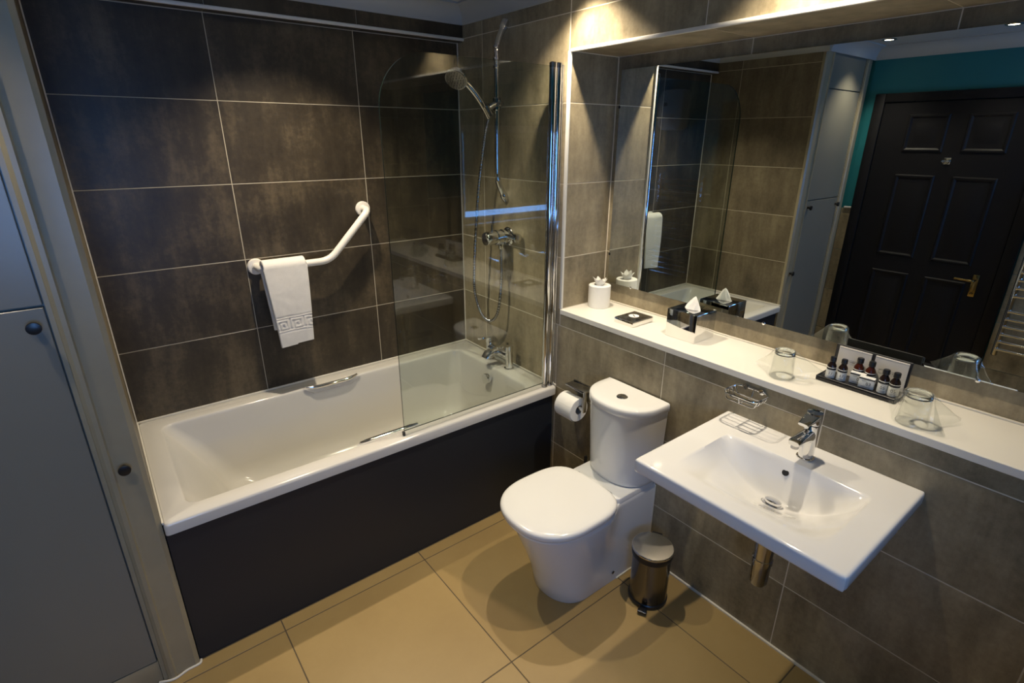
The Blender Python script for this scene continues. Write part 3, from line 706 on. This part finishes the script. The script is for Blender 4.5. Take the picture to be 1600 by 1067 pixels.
# ------------------------------------------------------------------ wall hung basin
bs = thing('basin', 'white rectangular wall hung basin with shallow sloping bowl', 'basin', (-.24, -1.89, .66))
BX0, BX1, BY0, BY1, BZ = -.470, -.004, -2.165, -1.615, .797
def bowl(x, y):
    u = (y+1.895)/.202; v = (-x-.138)/.292
    if abs(u) >= 1 or v <= 0 or v >= 1: return 0.0
    f_ = (1-abs(u)**2.0)
    f_ = f_**.95
    wv = .16+.10*abs(u)
    g = 1-(1-min(v/wv, 1))**2.2
    if v > .20:
        t = (v-.20)/.80; sm = 1-t*t*(3-2*t); g = min(g, .55*(1-t)+.45*sm) if t > .0 else g
        e_ = min(1, (1-t)/.18); g *= e_*(2-e_)
    return .118*f_*g
NXg, NYg = 100, 120
def basin():
    V, F = [], []
    def idx(i, j): return i*(NYg+1)+j
    for i in range(NXg+1):
        for j in range(NYg+1):
            x = BX0+(BX1-BX0)*i/NXg; y = BY0+(BY1-BY0)*j/NYg
            V.append((x, y, BZ-bowl(x, y)))
    for i in range(NXg):
        for j in range(NYg): F.append((idx(i, j), idx(i+1, j), idx(i+1, j+1), idx(i, j+1)))
    border = [(i, 0) for i in range(NXg)] + [(NXg, j) for j in range(NYg)] + [(i, NYg) for i in range(NXg, 0, -1)] + [(0, j) for j in range(NYg, 0, -1)]
    prev = [idx(*b) for b in border]
    cx, cy = (BX0+BX1)/2, (BY0+BY1)/2
    for off, dz in ((.004, -.001), (.007, -.004), (.008, -.009), (.008, -.034), (.006, -.040), (.002, -.043)):
        cur = []
        for b in border:
            p = V[idx(*b)]
            nx = -1 if b[0] == 0 else (1 if b[0] == NXg else 0); ny = -1 if b[1] == 0 else (1 if b[1] == NYg else 0)
            k = .72 if nx and ny else 1
            ox = min(off, .003) if nx > 0 else off
            V.append((p[0]+nx*ox*k, p[1]+ny*off*k, BZ+dz)); cur.append(len(V)-1)
        for a in range(len(border)):
            c = (a+1) % len(border); F.append((prev[a], prev[c], cur[c], cur[a]))
        prev = cur
    base = len(V); S_ = 4; nx_, ny_ = NXg//S_, NYg//S_
    # underside follows the bowl
    bot = {}
    for k, b in enumerate(border): bot[b] = prev[k]
    def vid(i, j):
        if (i, j) not in bot:
            x = BX0+(BX1-BX0)*i/NXg; y = BY0+(BY1-BY0)*j/NYg
            m = min(i, NXg-i, j, NYg-j)*(BX1-BX0)/NXg; z = min(BZ-.043, BZ-bowl(x, y)-.020)
            V.append((x, y, z)); bot[(i, j)] = len(V)-1
        return bot[(i, j)]
    for i in range(NXg):
        for j in range(NYg): F.append((vid(i, j+1), vid(i+1, j+1), vid(i+1, j), vid(i, j)))
    return V, F
part('bowl', basin(), 'ceramic', bs, smooth=45)
px_, py_ = -.205, -1.889; pz_ = BZ-bowl(px_, py_); e_ = .012
pn_ = Vector(((bowl(px_+e_, py_)-bowl(px_-e_, py_))/(2*e_), (bowl(px_, py_+e_)-bowl(px_, py_-e_))/(2*e_), 1)).normalized()
wst = part('waste_plug', lathe([(.0275, -.008), (.0275, .003), (.024, .004), (.022, .002), (.0225, .012), (.018, .015), (.001, .0165)], (px_, py_, pz_+.001), pn_, 36), 'chrome', bs, 'round chrome click plug')
part('waste_ring', lathe([(.031, -.008), (.031, .0016), (.0285, .0022), (.027, .0005)], (px_, py_, pz_+.001), pn_, 36), 'chrome_dark', bs)
ox = -.1455; oz = BZ-bowl(ox, -1.884)
nrm = Vector((-1, 0, .45)).normalized()
part('overflow_hole', lathe([(.0095, .0), (.0095, .002), (.0075, .0022), (.001, .0015)], Vector((ox, -1.884, oz))-nrm*.0008, nrm, 24), 'recess_shade', bs, 'overflow hole, a black disc for its inner shade')
trp = thing('bottle_trap', 'chrome bottle trap under the basin', 'waste trap', (-.192, -1.890, .40))
part('tail_pipe', cyl((-.192, -1.890, .655), (-.192, -1.890, .53), .014), 'brass', trp, 'brass tail pipe')
part('top_nut', lathe([(.020, .515), (.028, .518), (.028, .545), (.022, .552), (.016, .560)], (-.192, -1.890, 0), n=12), 'chrome_dark', trp)
part('bottle', lathe([(.010, .388), (.022, .392), (.0265, .402), (.0265, .470), (.029, .472), (.029, .486), (.0265, .488), (.0265, .518), (.020, .522)], (-.192, -1.890, 0), n=28), 'chrome_dark', trp)
part('outlet_pipe', cyl((-.170, -1.890, .500), (-.001, -1.890, .500), .016), 'chrome_dark', trp)
part('wall_rose', lathe([(.030, .0), (.030, .004), (.018, .010)], (-.0005, -1.890, .500), (-1, 0, 0)), 'chrome', trp)

bt2 = thing('basin_tap', 'chrome single lever mixer tap at the back of the basin', 'tap', (-.084, -1.903, BZ))
part('base_ring', lathe([(.024, BZ), (.024, BZ+.004), (.0205, BZ+.006)], (-.084, -1.903, 0)), 'chrome', bt2)
part('body', lathe([(.0200, BZ+.004), (.0195, BZ+.095), (.0190, BZ+.108)], (-.084, -1.903, 0), n=36), 'chrome', bt2)
def sp(c, w, h): return rect_ring(c, (-1, 0, -.05), w, h)
part('spout', loft([sp((-.082, -1.903, .872), .0175, .022), sp((-.115, -1.903, .876), .0175, .016), sp((-.150, -1.903, .880), .0175, .0115), sp((-.176, -1.903, .880), .017, .0095), sp((-.184, -1.903, .879), .014, .007)]), 'chrome', bt2, smooth=50)
part('aerator', cyl((-.172, -1.903, .875), (-.172, -1.903, .862), .0105), 'chrome_dark', bt2)
hdl = part('handle', lathe([(.0195, BZ+.110), (.0215, BZ+.112), (.0215, BZ+.140), (.0205, BZ+.146), (.001, BZ+.148)], (-.084, -1.903, 0), n=36), 'chrome', bt2)
part('lever', loft([sp((-.080, -1.903, .932), .0205, .012), sp((-.110, -1.903, .930), .019, .009), sp((-.135, -1.903, .927), .016, .006), sp((-.150, -1.903, .925), .013, .004)]), 'chrome', hdl, smooth=50)

# soap basket
sb = thing('soap_basket', 'small chrome wire soap basket on the wall above the basin', 'soap basket', (-.05, -1.69, .88))
rim = [(p[0], p[1], .905) for p in rrect(-.094, -.004, -1.742, -1.630, .022, 0, 6, 4)]
part('rim', tube(rim, .0032, 8, closed=True), 'chrome', sb)
for x in (-.082, -.060, -.040, -.020):
    part('wire', tube(bend([(x, -1.632, .905), (x, -1.640, .880), (x, -1.732, .880), (x, -1.740, .905)], .010, 5), .0018, 8), 'chrome', sb)
part('wire', tube(bend([(-.092, -1.686, .905), (-.088, -1.686, .8785), (-.012, -1.686, .8785), (-.006, -1.686, .905)], .010, 5), .0018, 8), 'chrome', sb)
for y in (-1.658, -1.712): part('wall_fixing', cyl((-.0005, y, .905), (-.008, y, .905), .009, 16), 'chrome', sb)

# ------------------------------------------------------------------ pedal bin
bi = thing('pedal_bin', 'small brushed steel pedal bin on the floor next to the toilet', 'bin', (-.168, -1.497, 0))
bc = (-.168, -1.497, 0); bd = Vector((-.078, -.040, 0)).normalized()
part('base', lathe([(.068, .001), (.073, .004), (.074, .016), (.071, .020)], bc, n=48), 'black_plastic', bi, 'black plastic base')
part('body', lathe([(.070, .018), (.070, .205)], bc, n=48), 'steel_dark', bi, 'dark brushed steel body')
part('collar', lathe([(.0705, .204), (.0745, .206), (.0755, .212), (.0755, .226), (.0745, .229)], bc, n=48), 'black_plastic', bi, 'black collar')
ld = part('lid', lathe([(.0740, .228), (.0760, .230), (.0757, .237), (.0735, .2388), (.060, .2396), (.030, .2402), (.001, .2404)], bc, n=48), 'steel', bi, 'brushed steel lid')
part('lid_rim', lathe([(.0763, .234), (.0768, .2365), (.0755, .2390), (.0735, .2393)], bc, n=48, cap=(False, False)), 'chrome', ld)
bm_ = basis(bc, bd, Vector((0, 0, 1)).cross(bd), (0, 0, 1))
pd = part('pedal', xf(cat_(box((.060, -.014, .004), (.100, .014, .012), .002), box((.088, -.017, .008), (.106, .017, .018), .003)), bm_), 'black_plastic', bi, 'black foot pedal')
part('pedal_edge', xf(box((.100, -.016, .0165), (.1035, .016, .0185), .0008, 1), bm_), 'chrome', pd)
part('hinge', xf(box((-.088, -.020, .200), (-.070, .020, .236), .004), bm_), 'black_plastic', bi, 'black lid hinge')

# ------------------------------------------------------------------ niche shelf and mirror
ZT = .947
sh = thing('niche_shelf', 'long white shelf running through the tiled niche under the mirror', 'shelf', (.13, -1.76, ZS))
part('shelf_board', box((-.006, -2.745, ZS+.0005), (XN-.001, YN-.001, ZT), .0015, 1), 'solid_white', sh)
part('sealant_bead', box((XN-.010, -2.744, ZT), (XN-.001, YN-.002, ZT+.006), .002), 'sealant', sh)
mr = thing('wall_mirror', 'large frameless mirror hung in the tiled niche above the shelf', 'mirror', (.259, -1.73, 1.037))
v, f = box((.256, -2.66, 1.037), (.262, -.809, 1.907), 0)
mi = [1]*6; mi[5] = 0
part('mirror_glass', (v, f), 'mirror', mr, smooth=0, mats=['mirror', 'mirror_edge'], midx=mi)
for y, z in ((-.944, 1.037), (-1.553, 1.037), (-2.16, 1.037), (-.809, 1.770), (-.809, 1.165)):
    part('mirror_clip', lathe([(.006, 0), (.006, .0125), (.003, .0145)], (.2685, y, z), (-1, 0, 0), 16), 'chrome' if z < 1.1 else 'black_plastic', mr)

# ------------------------------------------------------------------ things on the shelf
def crumple(c, r0, r1, h, n, seed, name, par, lean=0.5):
    random.seed(seed)
    for k in range(n):
        a = 2*PI*k/n + random.uniform(-.25, .25); w = .80+random.uniform(-.1, .15); hh = h*random.uniform(.75, 1.15)
        V, F = [], []; NU, NV = 6, 7
        for i in range(NU+1):
            for j in range(NV+1):
                u = i/NU-.5; t = j/NV
                rr0 = r0+(r1-r0)*(t**1.3)
                aa = a + u*2*w*(1-.80*t**3.5)
                z = hh*t - abs(u)*.006*t + random.uniform(-.0012, .0012)
                rr1 = rr0 + random.uniform(-.0014, .0014) - .010*(u*u)*4*t*lean
                V.append((c[0]+rr1*math.cos(aa), c[1]+rr1*math.sin(aa), c[2]+z))
        for i in range(NU):
            for j in range(NV): q = i*(NV+1)+j; F.append((q, q+NV+1, q+NV+2, q+1))
        part(name, (V, F), 'paper', par, smooth=30)
sr = roll((.166, -.846, ZT), (0, 0, 1), .098, .0485, .020, 'spare_toilet_roll', 'spare white toilet roll standing in the niche corner, its end folded into a flower')
crumple((.166, -.846, ZT+.090), .014, .033, .040, 6, 3, 'folded_petal', sr)
part('wrap_seam', loft([[(.166+.0488*math.cos(a)*s, -.846+.0488*math.sin(a)*s, z+dz) for s, dz in ((1, -.0012), (1.012, 0), (1, .0012))] for a, z in [(math.radians(190+k*9), ZT+.088-.076*k/9) for k in range(10)]]), 'paper', sr)
# square chrome box with round emblem
qb = thing('square_chrome_box', 'low square chrome box with a round white emblem on its lid', 'box', (.115, -1.087, ZT))
part('box_body', box((.053, -1.137, ZT), (.178, -1.040, ZT+.020), .0015), 'chrome', qb)
lidq = part('box_lid', box((.0535, -1.1365, ZT+.0205), (.1775, -1.0405, ZT+.0225), .0006, 1), 'chrome_dark', qb)
em = part('emblem', lathe([(.021, 0), (.021, .001), (.019, .0014), (.018, .001), (.001, .001)], (.123, -1.083, ZT+.0225), n=40), 'white_print', lidq, 'round white emblem with dark streak')
part('emblem_streak', xf(box((-.013, -.0022, 0), (.013, .0022, .0006)), Matrix.Translation((.123, -1.083, ZT+.0236)) @ Matrix.Rotation(math.radians(55), 4, 'Z')), 'ink', lidq, smooth=0)
# chrome tissue box
tx = thing('tissue_box', 'chrome cube tissue box with a white tissue pulled up', 'tissue box', (.153, -1.327, ZT))
part('box_shell', box((.0905, -1.392, ZT), (.2155, -1.264, ZT+.108), .0022), 'chrome', tx, 'polished chrome cube shell')
sl_ = part('slot', lathe([(.001, 0), (.030, 0), (.031, .0008), (.029, .0012)], (.153, -1.328, ZT+.1078), n=32), 'chrome_dark', tx)
def tissue():
    V, F = [], []
    random.seed(12)
    NA, NT = 26, 9
    for j in range(NT+1):
        t = j/NT
        for i in range(NA):
            a = 2*PI*i/NA
            w = (.030*(1-t)**.75+.0012); d = (.017*(1-t)**.8+.0010)
            fold = 1+.14*math.sin(a*3+t*4)+.08*math.sin(a*7+1)
            tw_ = a+t*.5
            V.append((.153+d*fold*math.cos(tw_)+.004*t, -1.328+w*fold*math.sin(tw_)-.006*t, ZT+.106+.050*t+random.uniform(-.0008, .0008)))
    for j in range(NT):
        for i in range(NA): q = (i+1) % NA; F.append((j*NA+i, j*NA+q, (j+1)*NA+q, (j+1)*NA+i))
    F.append(tuple(NT*NA+i for i in range(NA)))
    return V, F
part('tissue', tissue(), 'paper', tx, 'white folded tissue', 25)

def tumbler(c, rb, rt, h, label, tips, seed, bag_label):
    g = thing('drinking_glass', label, 'glass', c, 'wrapped tumblers on the shelf')
    part('glass_wall', lathe([(rb, 0), (rb+.0006, .001), (rt+.0004, h-.012), (rt-.0022, h-.012), (rb-.0022, .001), (rb, 0)], c, n=40, cap=(False, False)), 'tumbler', g, smooth=40)
    part('thick_base', lathe([(rt+.0004, h-.0118), (rt, h-.004), (rt-.002, h-.0005), (rt-.004, h), (rt-.0065, h-.003), (rt-.0065, h-.010), (rt+.0004, h-.0118)], c, n=40, cap=(False, False)), 'glass_base', g, 'thick glass base turned upwards', smooth=40)
    part('base_disc', lathe([(rt-.0066, h-.009), (rt-.0066, h-.004), (.001, h-.0045)], c, n=40), 'tumbler', g, smooth=40)
    # clear film bag draped over the upturned glass
    random.seed(seed); V, F = [], []; NA, NR = 56, 12
    for j in range(NR+1):
        t = j/NR
        for i in range(NA):
            a = 2*PI*i/NA
            ext = rb+.008
            tz = 0
            for ta, tl, tzz in tips:
                dd = math.atan2(math.sin(a-ta), math.cos(a-ta)); wgt = math.exp(-(dd/.34)**2)
                ext += (tl-rb-.008)*wgt; tz += tzz*wgt
            if t < .3: r = (rt+.0015)*t/.3; z = h+.0025
            else:
                s = (t-.3)/.7; r = (rt+.0015)+(ext-rt-.0015)*s**1.15; z = (h+.0025)*(1-s)**1.05+(.0015+tz)*s
            wv = (noise.noise(Vector((math.cos(a)*5, math.sin(a)*5, t*4+seed)))*.006)*max(0, t-.3)*(1 if j < NR else .2)
            V.append((c[0]+(r+wv)*math.cos(a), c[1]+(r+wv)*math.sin(a), c[2]+max(.0006, z+wv*.6)))
    for j in range(NR):
        for i in range(NA): q = (i+1) % NA; F.append((j*NA+i, j*NA+q, (j+1)*NA+q, (j+1)*NA+i))
    tag(mesh_obj('film_bag', (V, F), 'film', None, c, 30), bag_label, 'bag', 'clear bags over the tumblers')
tumbler((.066, -1.728, ZT), .0345, .0295, .088, 'upturned tumbler on the shelf between the tissue box and the toiletry tray', [(1.25, .105, .012), (-1.05, .125, .030)], 5, 'clear film bag over the tumbler nearest the tissue box')
tumbler((.050, -2.088, ZT), .0365, .0310, .088, 'upturned tumbler on the shelf at the right of the toiletry tray', [(1.05, .088, .055), (-.65, .130, .012), (-1.9, .085, .002)], 9, 'clear film bag over the tumbler beside the toiletry tray')

# toiletry tray with back board
ty = thing('toiletry_tray', 'black tray with upright back board holding toiletries on the shelf', 'tray', (.17, -1.915, ZT))
part('tray_base', box((.130, -2.020, ZT+.0004), (.222, -1.805, ZT+.012), .002), 'black_plastic', ty)
part('tray_lip', cat_(box((.130, -2.020, ZT+.012), (.134, -1.805, ZT+.0155), .001, 1), box((.134, -2.020, ZT+.012), (.222, -2.016, ZT+.0155), .001, 1), box((.134, -1.809, ZT+.012), (.222, -1.805, ZT+.0155), .001, 1)), 'black_plastic', ty)
part('back_board', box((.213, -2.020, ZT+.012), (.219, -1.815, ZT+.104), .001, 1), 'black_matte', ty)
for y0, y1, txt, lab, sb_ in ((-1.917, -1.826, 'SHOWER CAP', 'white shower cap packet on the left half of the black back board', 1), (-2.014, -1.927, 'VANITY KIT', 'white vanity kit packet on the right half of the black back board', 1)):
    pk = thing('toiletry_packet', lab, 'packet', (.2105, (y0+y1)/2, ZT+.013), 'card packets in the toiletry tray')
    part('card', box((.2085, y0, ZT+.0125), (.2125, y1, ZT+.100), .0004, 1), 'card', pk)
    part('flap_line', box((.2081, y0+.001, ZT+.0955), (.2086, y1-.001, ZT+.0962)), 'ink_grey', pk, smooth=0)
    ym = (y0+y1)/2
    part('print_frame', cat_(box((.2081, ym-.027, ZT+.0625), (.2086, ym+.027, ZT+.0630)), box((.2081, ym-.027, ZT+.0510), (.2086, ym+.027, ZT+.0515)), box((.2081, ym-.0275, ZT+.0515), (.2086, ym-.027, ZT+.0625)), box((.2081, ym+.027, ZT+.0515), (.2086, ym+.0275, ZT+.0625))), 'ink_grey', pk, smooth=0)
    part('print', text_vf(txt, .0066, basis((.2083, ym, ZT+.057), (0, -1, 0), (0, 0, 1))), 'ink', pk, smooth=0)
def bottle(c, s, num, label, mat='bottle'):
    z0 = ZT+.0125
    c = (c[0], c[1], z0); t = thing('toiletry_bottle', label, 'bottle', c, 'miniature bottles in the toiletry tray')
    r = .0128*s
    part('bottle_body', lathe([(r*.92, 0), (r, .0015), (r, .038*s), (r*.9, .043*s), (r*.55, .051*s), (r*.5, .054*s)], c, n=28), mat, t, 'dark bottle')
    part('cap', lathe([(r*.60, .0535*s), (r*.66, .0545*s), (r*.66, .066*s), (r*.58, .068*s), (r*.2, .0682*s)], c, n=24), 'black_plastic', t, 'black cap')
    lb = part('label_wrap', lathe([(r*1.012, .001), (r*1.015, .0015), (r*1.015, .0275*s), (r*1.01, .028*s)], c, n=32, cap=(False, False)), 'label', t, 'pale paper label')
    part('black_band', lathe([(r*1.012, .0282*s), (r*1.015, .0285*s), (r*1.015, .0335*s), (r*1.01, .034*s)], c, n=32, cap=(False, False)), 'black_matte', t)
    part('white_band', lathe([(r*1.012, .0342*s), (r*1.016, .0345*s), (r*1.016, .0358*s), (r*1.01, .036*s)], c, n=32, cap=(False, False)), 'white_print', t)
    if num:
        cen = Vector(c); ang = math.atan2(-2.42-c[1], -1.56-c[0])
        o = Vector((0, 0, 0)); m = Matrix.Identity(4)
        v, f = text_vf(num, .0125*s, m); W2 = []
        for p in v:
            aa = ang + p[0]/r; W2.append((c[0]+r*1.03*math.cos(aa), c[1]+r*1.03*math.sin(aa), z0+.0165*s+p[1]))
        part('number', (W2, f), 'ink', t, smooth=0)
        part('small_print', cat_(*[([(c[0]+r*1.03*math.cos(ang+a), c[1]+r*1.03*math.sin(ang+a), z0+z*s+dz) for a in (-.5, -.25, 0, .25, .5) for dz in (0, .0006)], [(2*k, 2*k+2, 2*k+3, 2*k+1) for k in range(4)]) for z in (.007, .0045, .024)]), 'ink_grey', t, smooth=0)
bottle((.152, -1.836, 0), 1.0, '17', 'leftmost bottle marked 17 on the black tray')
bottle((.157, -1.866, 0), 1.0, '17', 'second bottle marked 17 from the left on the black tray')
bottle((.192, -1.896, 0), 1.08, None, 'red amber bottle behind the left wrapped soap', 'amber')
bottle((.190, -1.929, 0), 1.08, None, 'red amber bottle behind the right wrapped soap', 'amber')
bottle((.162, -1.976, 0), 1.05, '05', 'bottle marked 05 right of the wrapped soaps')
bottle((.160, -2.004, 0), 1.05, '05', 'rightmost bottle on the tray, half behind the film bag')
def soap(y0, x0, dz, label):
    z0 = ZT+.0125
    t = thing('wrapped_soap', label, 'soap', (x0, y0, z0), 'wrapped soaps in the toiletry tray')
    m = Matrix.Translation((x0, y0, z0)) @ Matrix.Rotation(math.radians(6), 4, 'Z')
    part('packet', xf(box((-.007, -.020, 0), (.007, .020, .034), .0012), m), 'label', t)
    part('black_band', xf(box((-.0074, -.0202, .0270), (.0074, .0202, .0318), .0008, 1), m), 'black_matte', t)
    part('white_band', xf(box((-.0074, -.0202, .0319), (.0074, .0202, .0342), .0006, 1), m), 'white_print', t)
    part('number', text_vf('03', .0135, m @ basis((-.0075, -.006, .0150), (0, -1, 0), (0, 0, 1))), 'ink', t, smooth=0)
    part('small_print', xf(cat_(*[box((-.0077, -.012, z), (-.0073, .012, z+.0008)) for z in (.0035, .0055)] + [box((-.0077, .000, .0236), (-.0073, .012, .0246))]), m), 'ink_grey', t, smooth=0)
soap(-1.906, .170, 0, 'wrapped soap packet marked 03 on the left, partly overlapped')
soap(-1.936, .156, 0, 'front wrapped soap packet marked 03 at the middle of the tray')
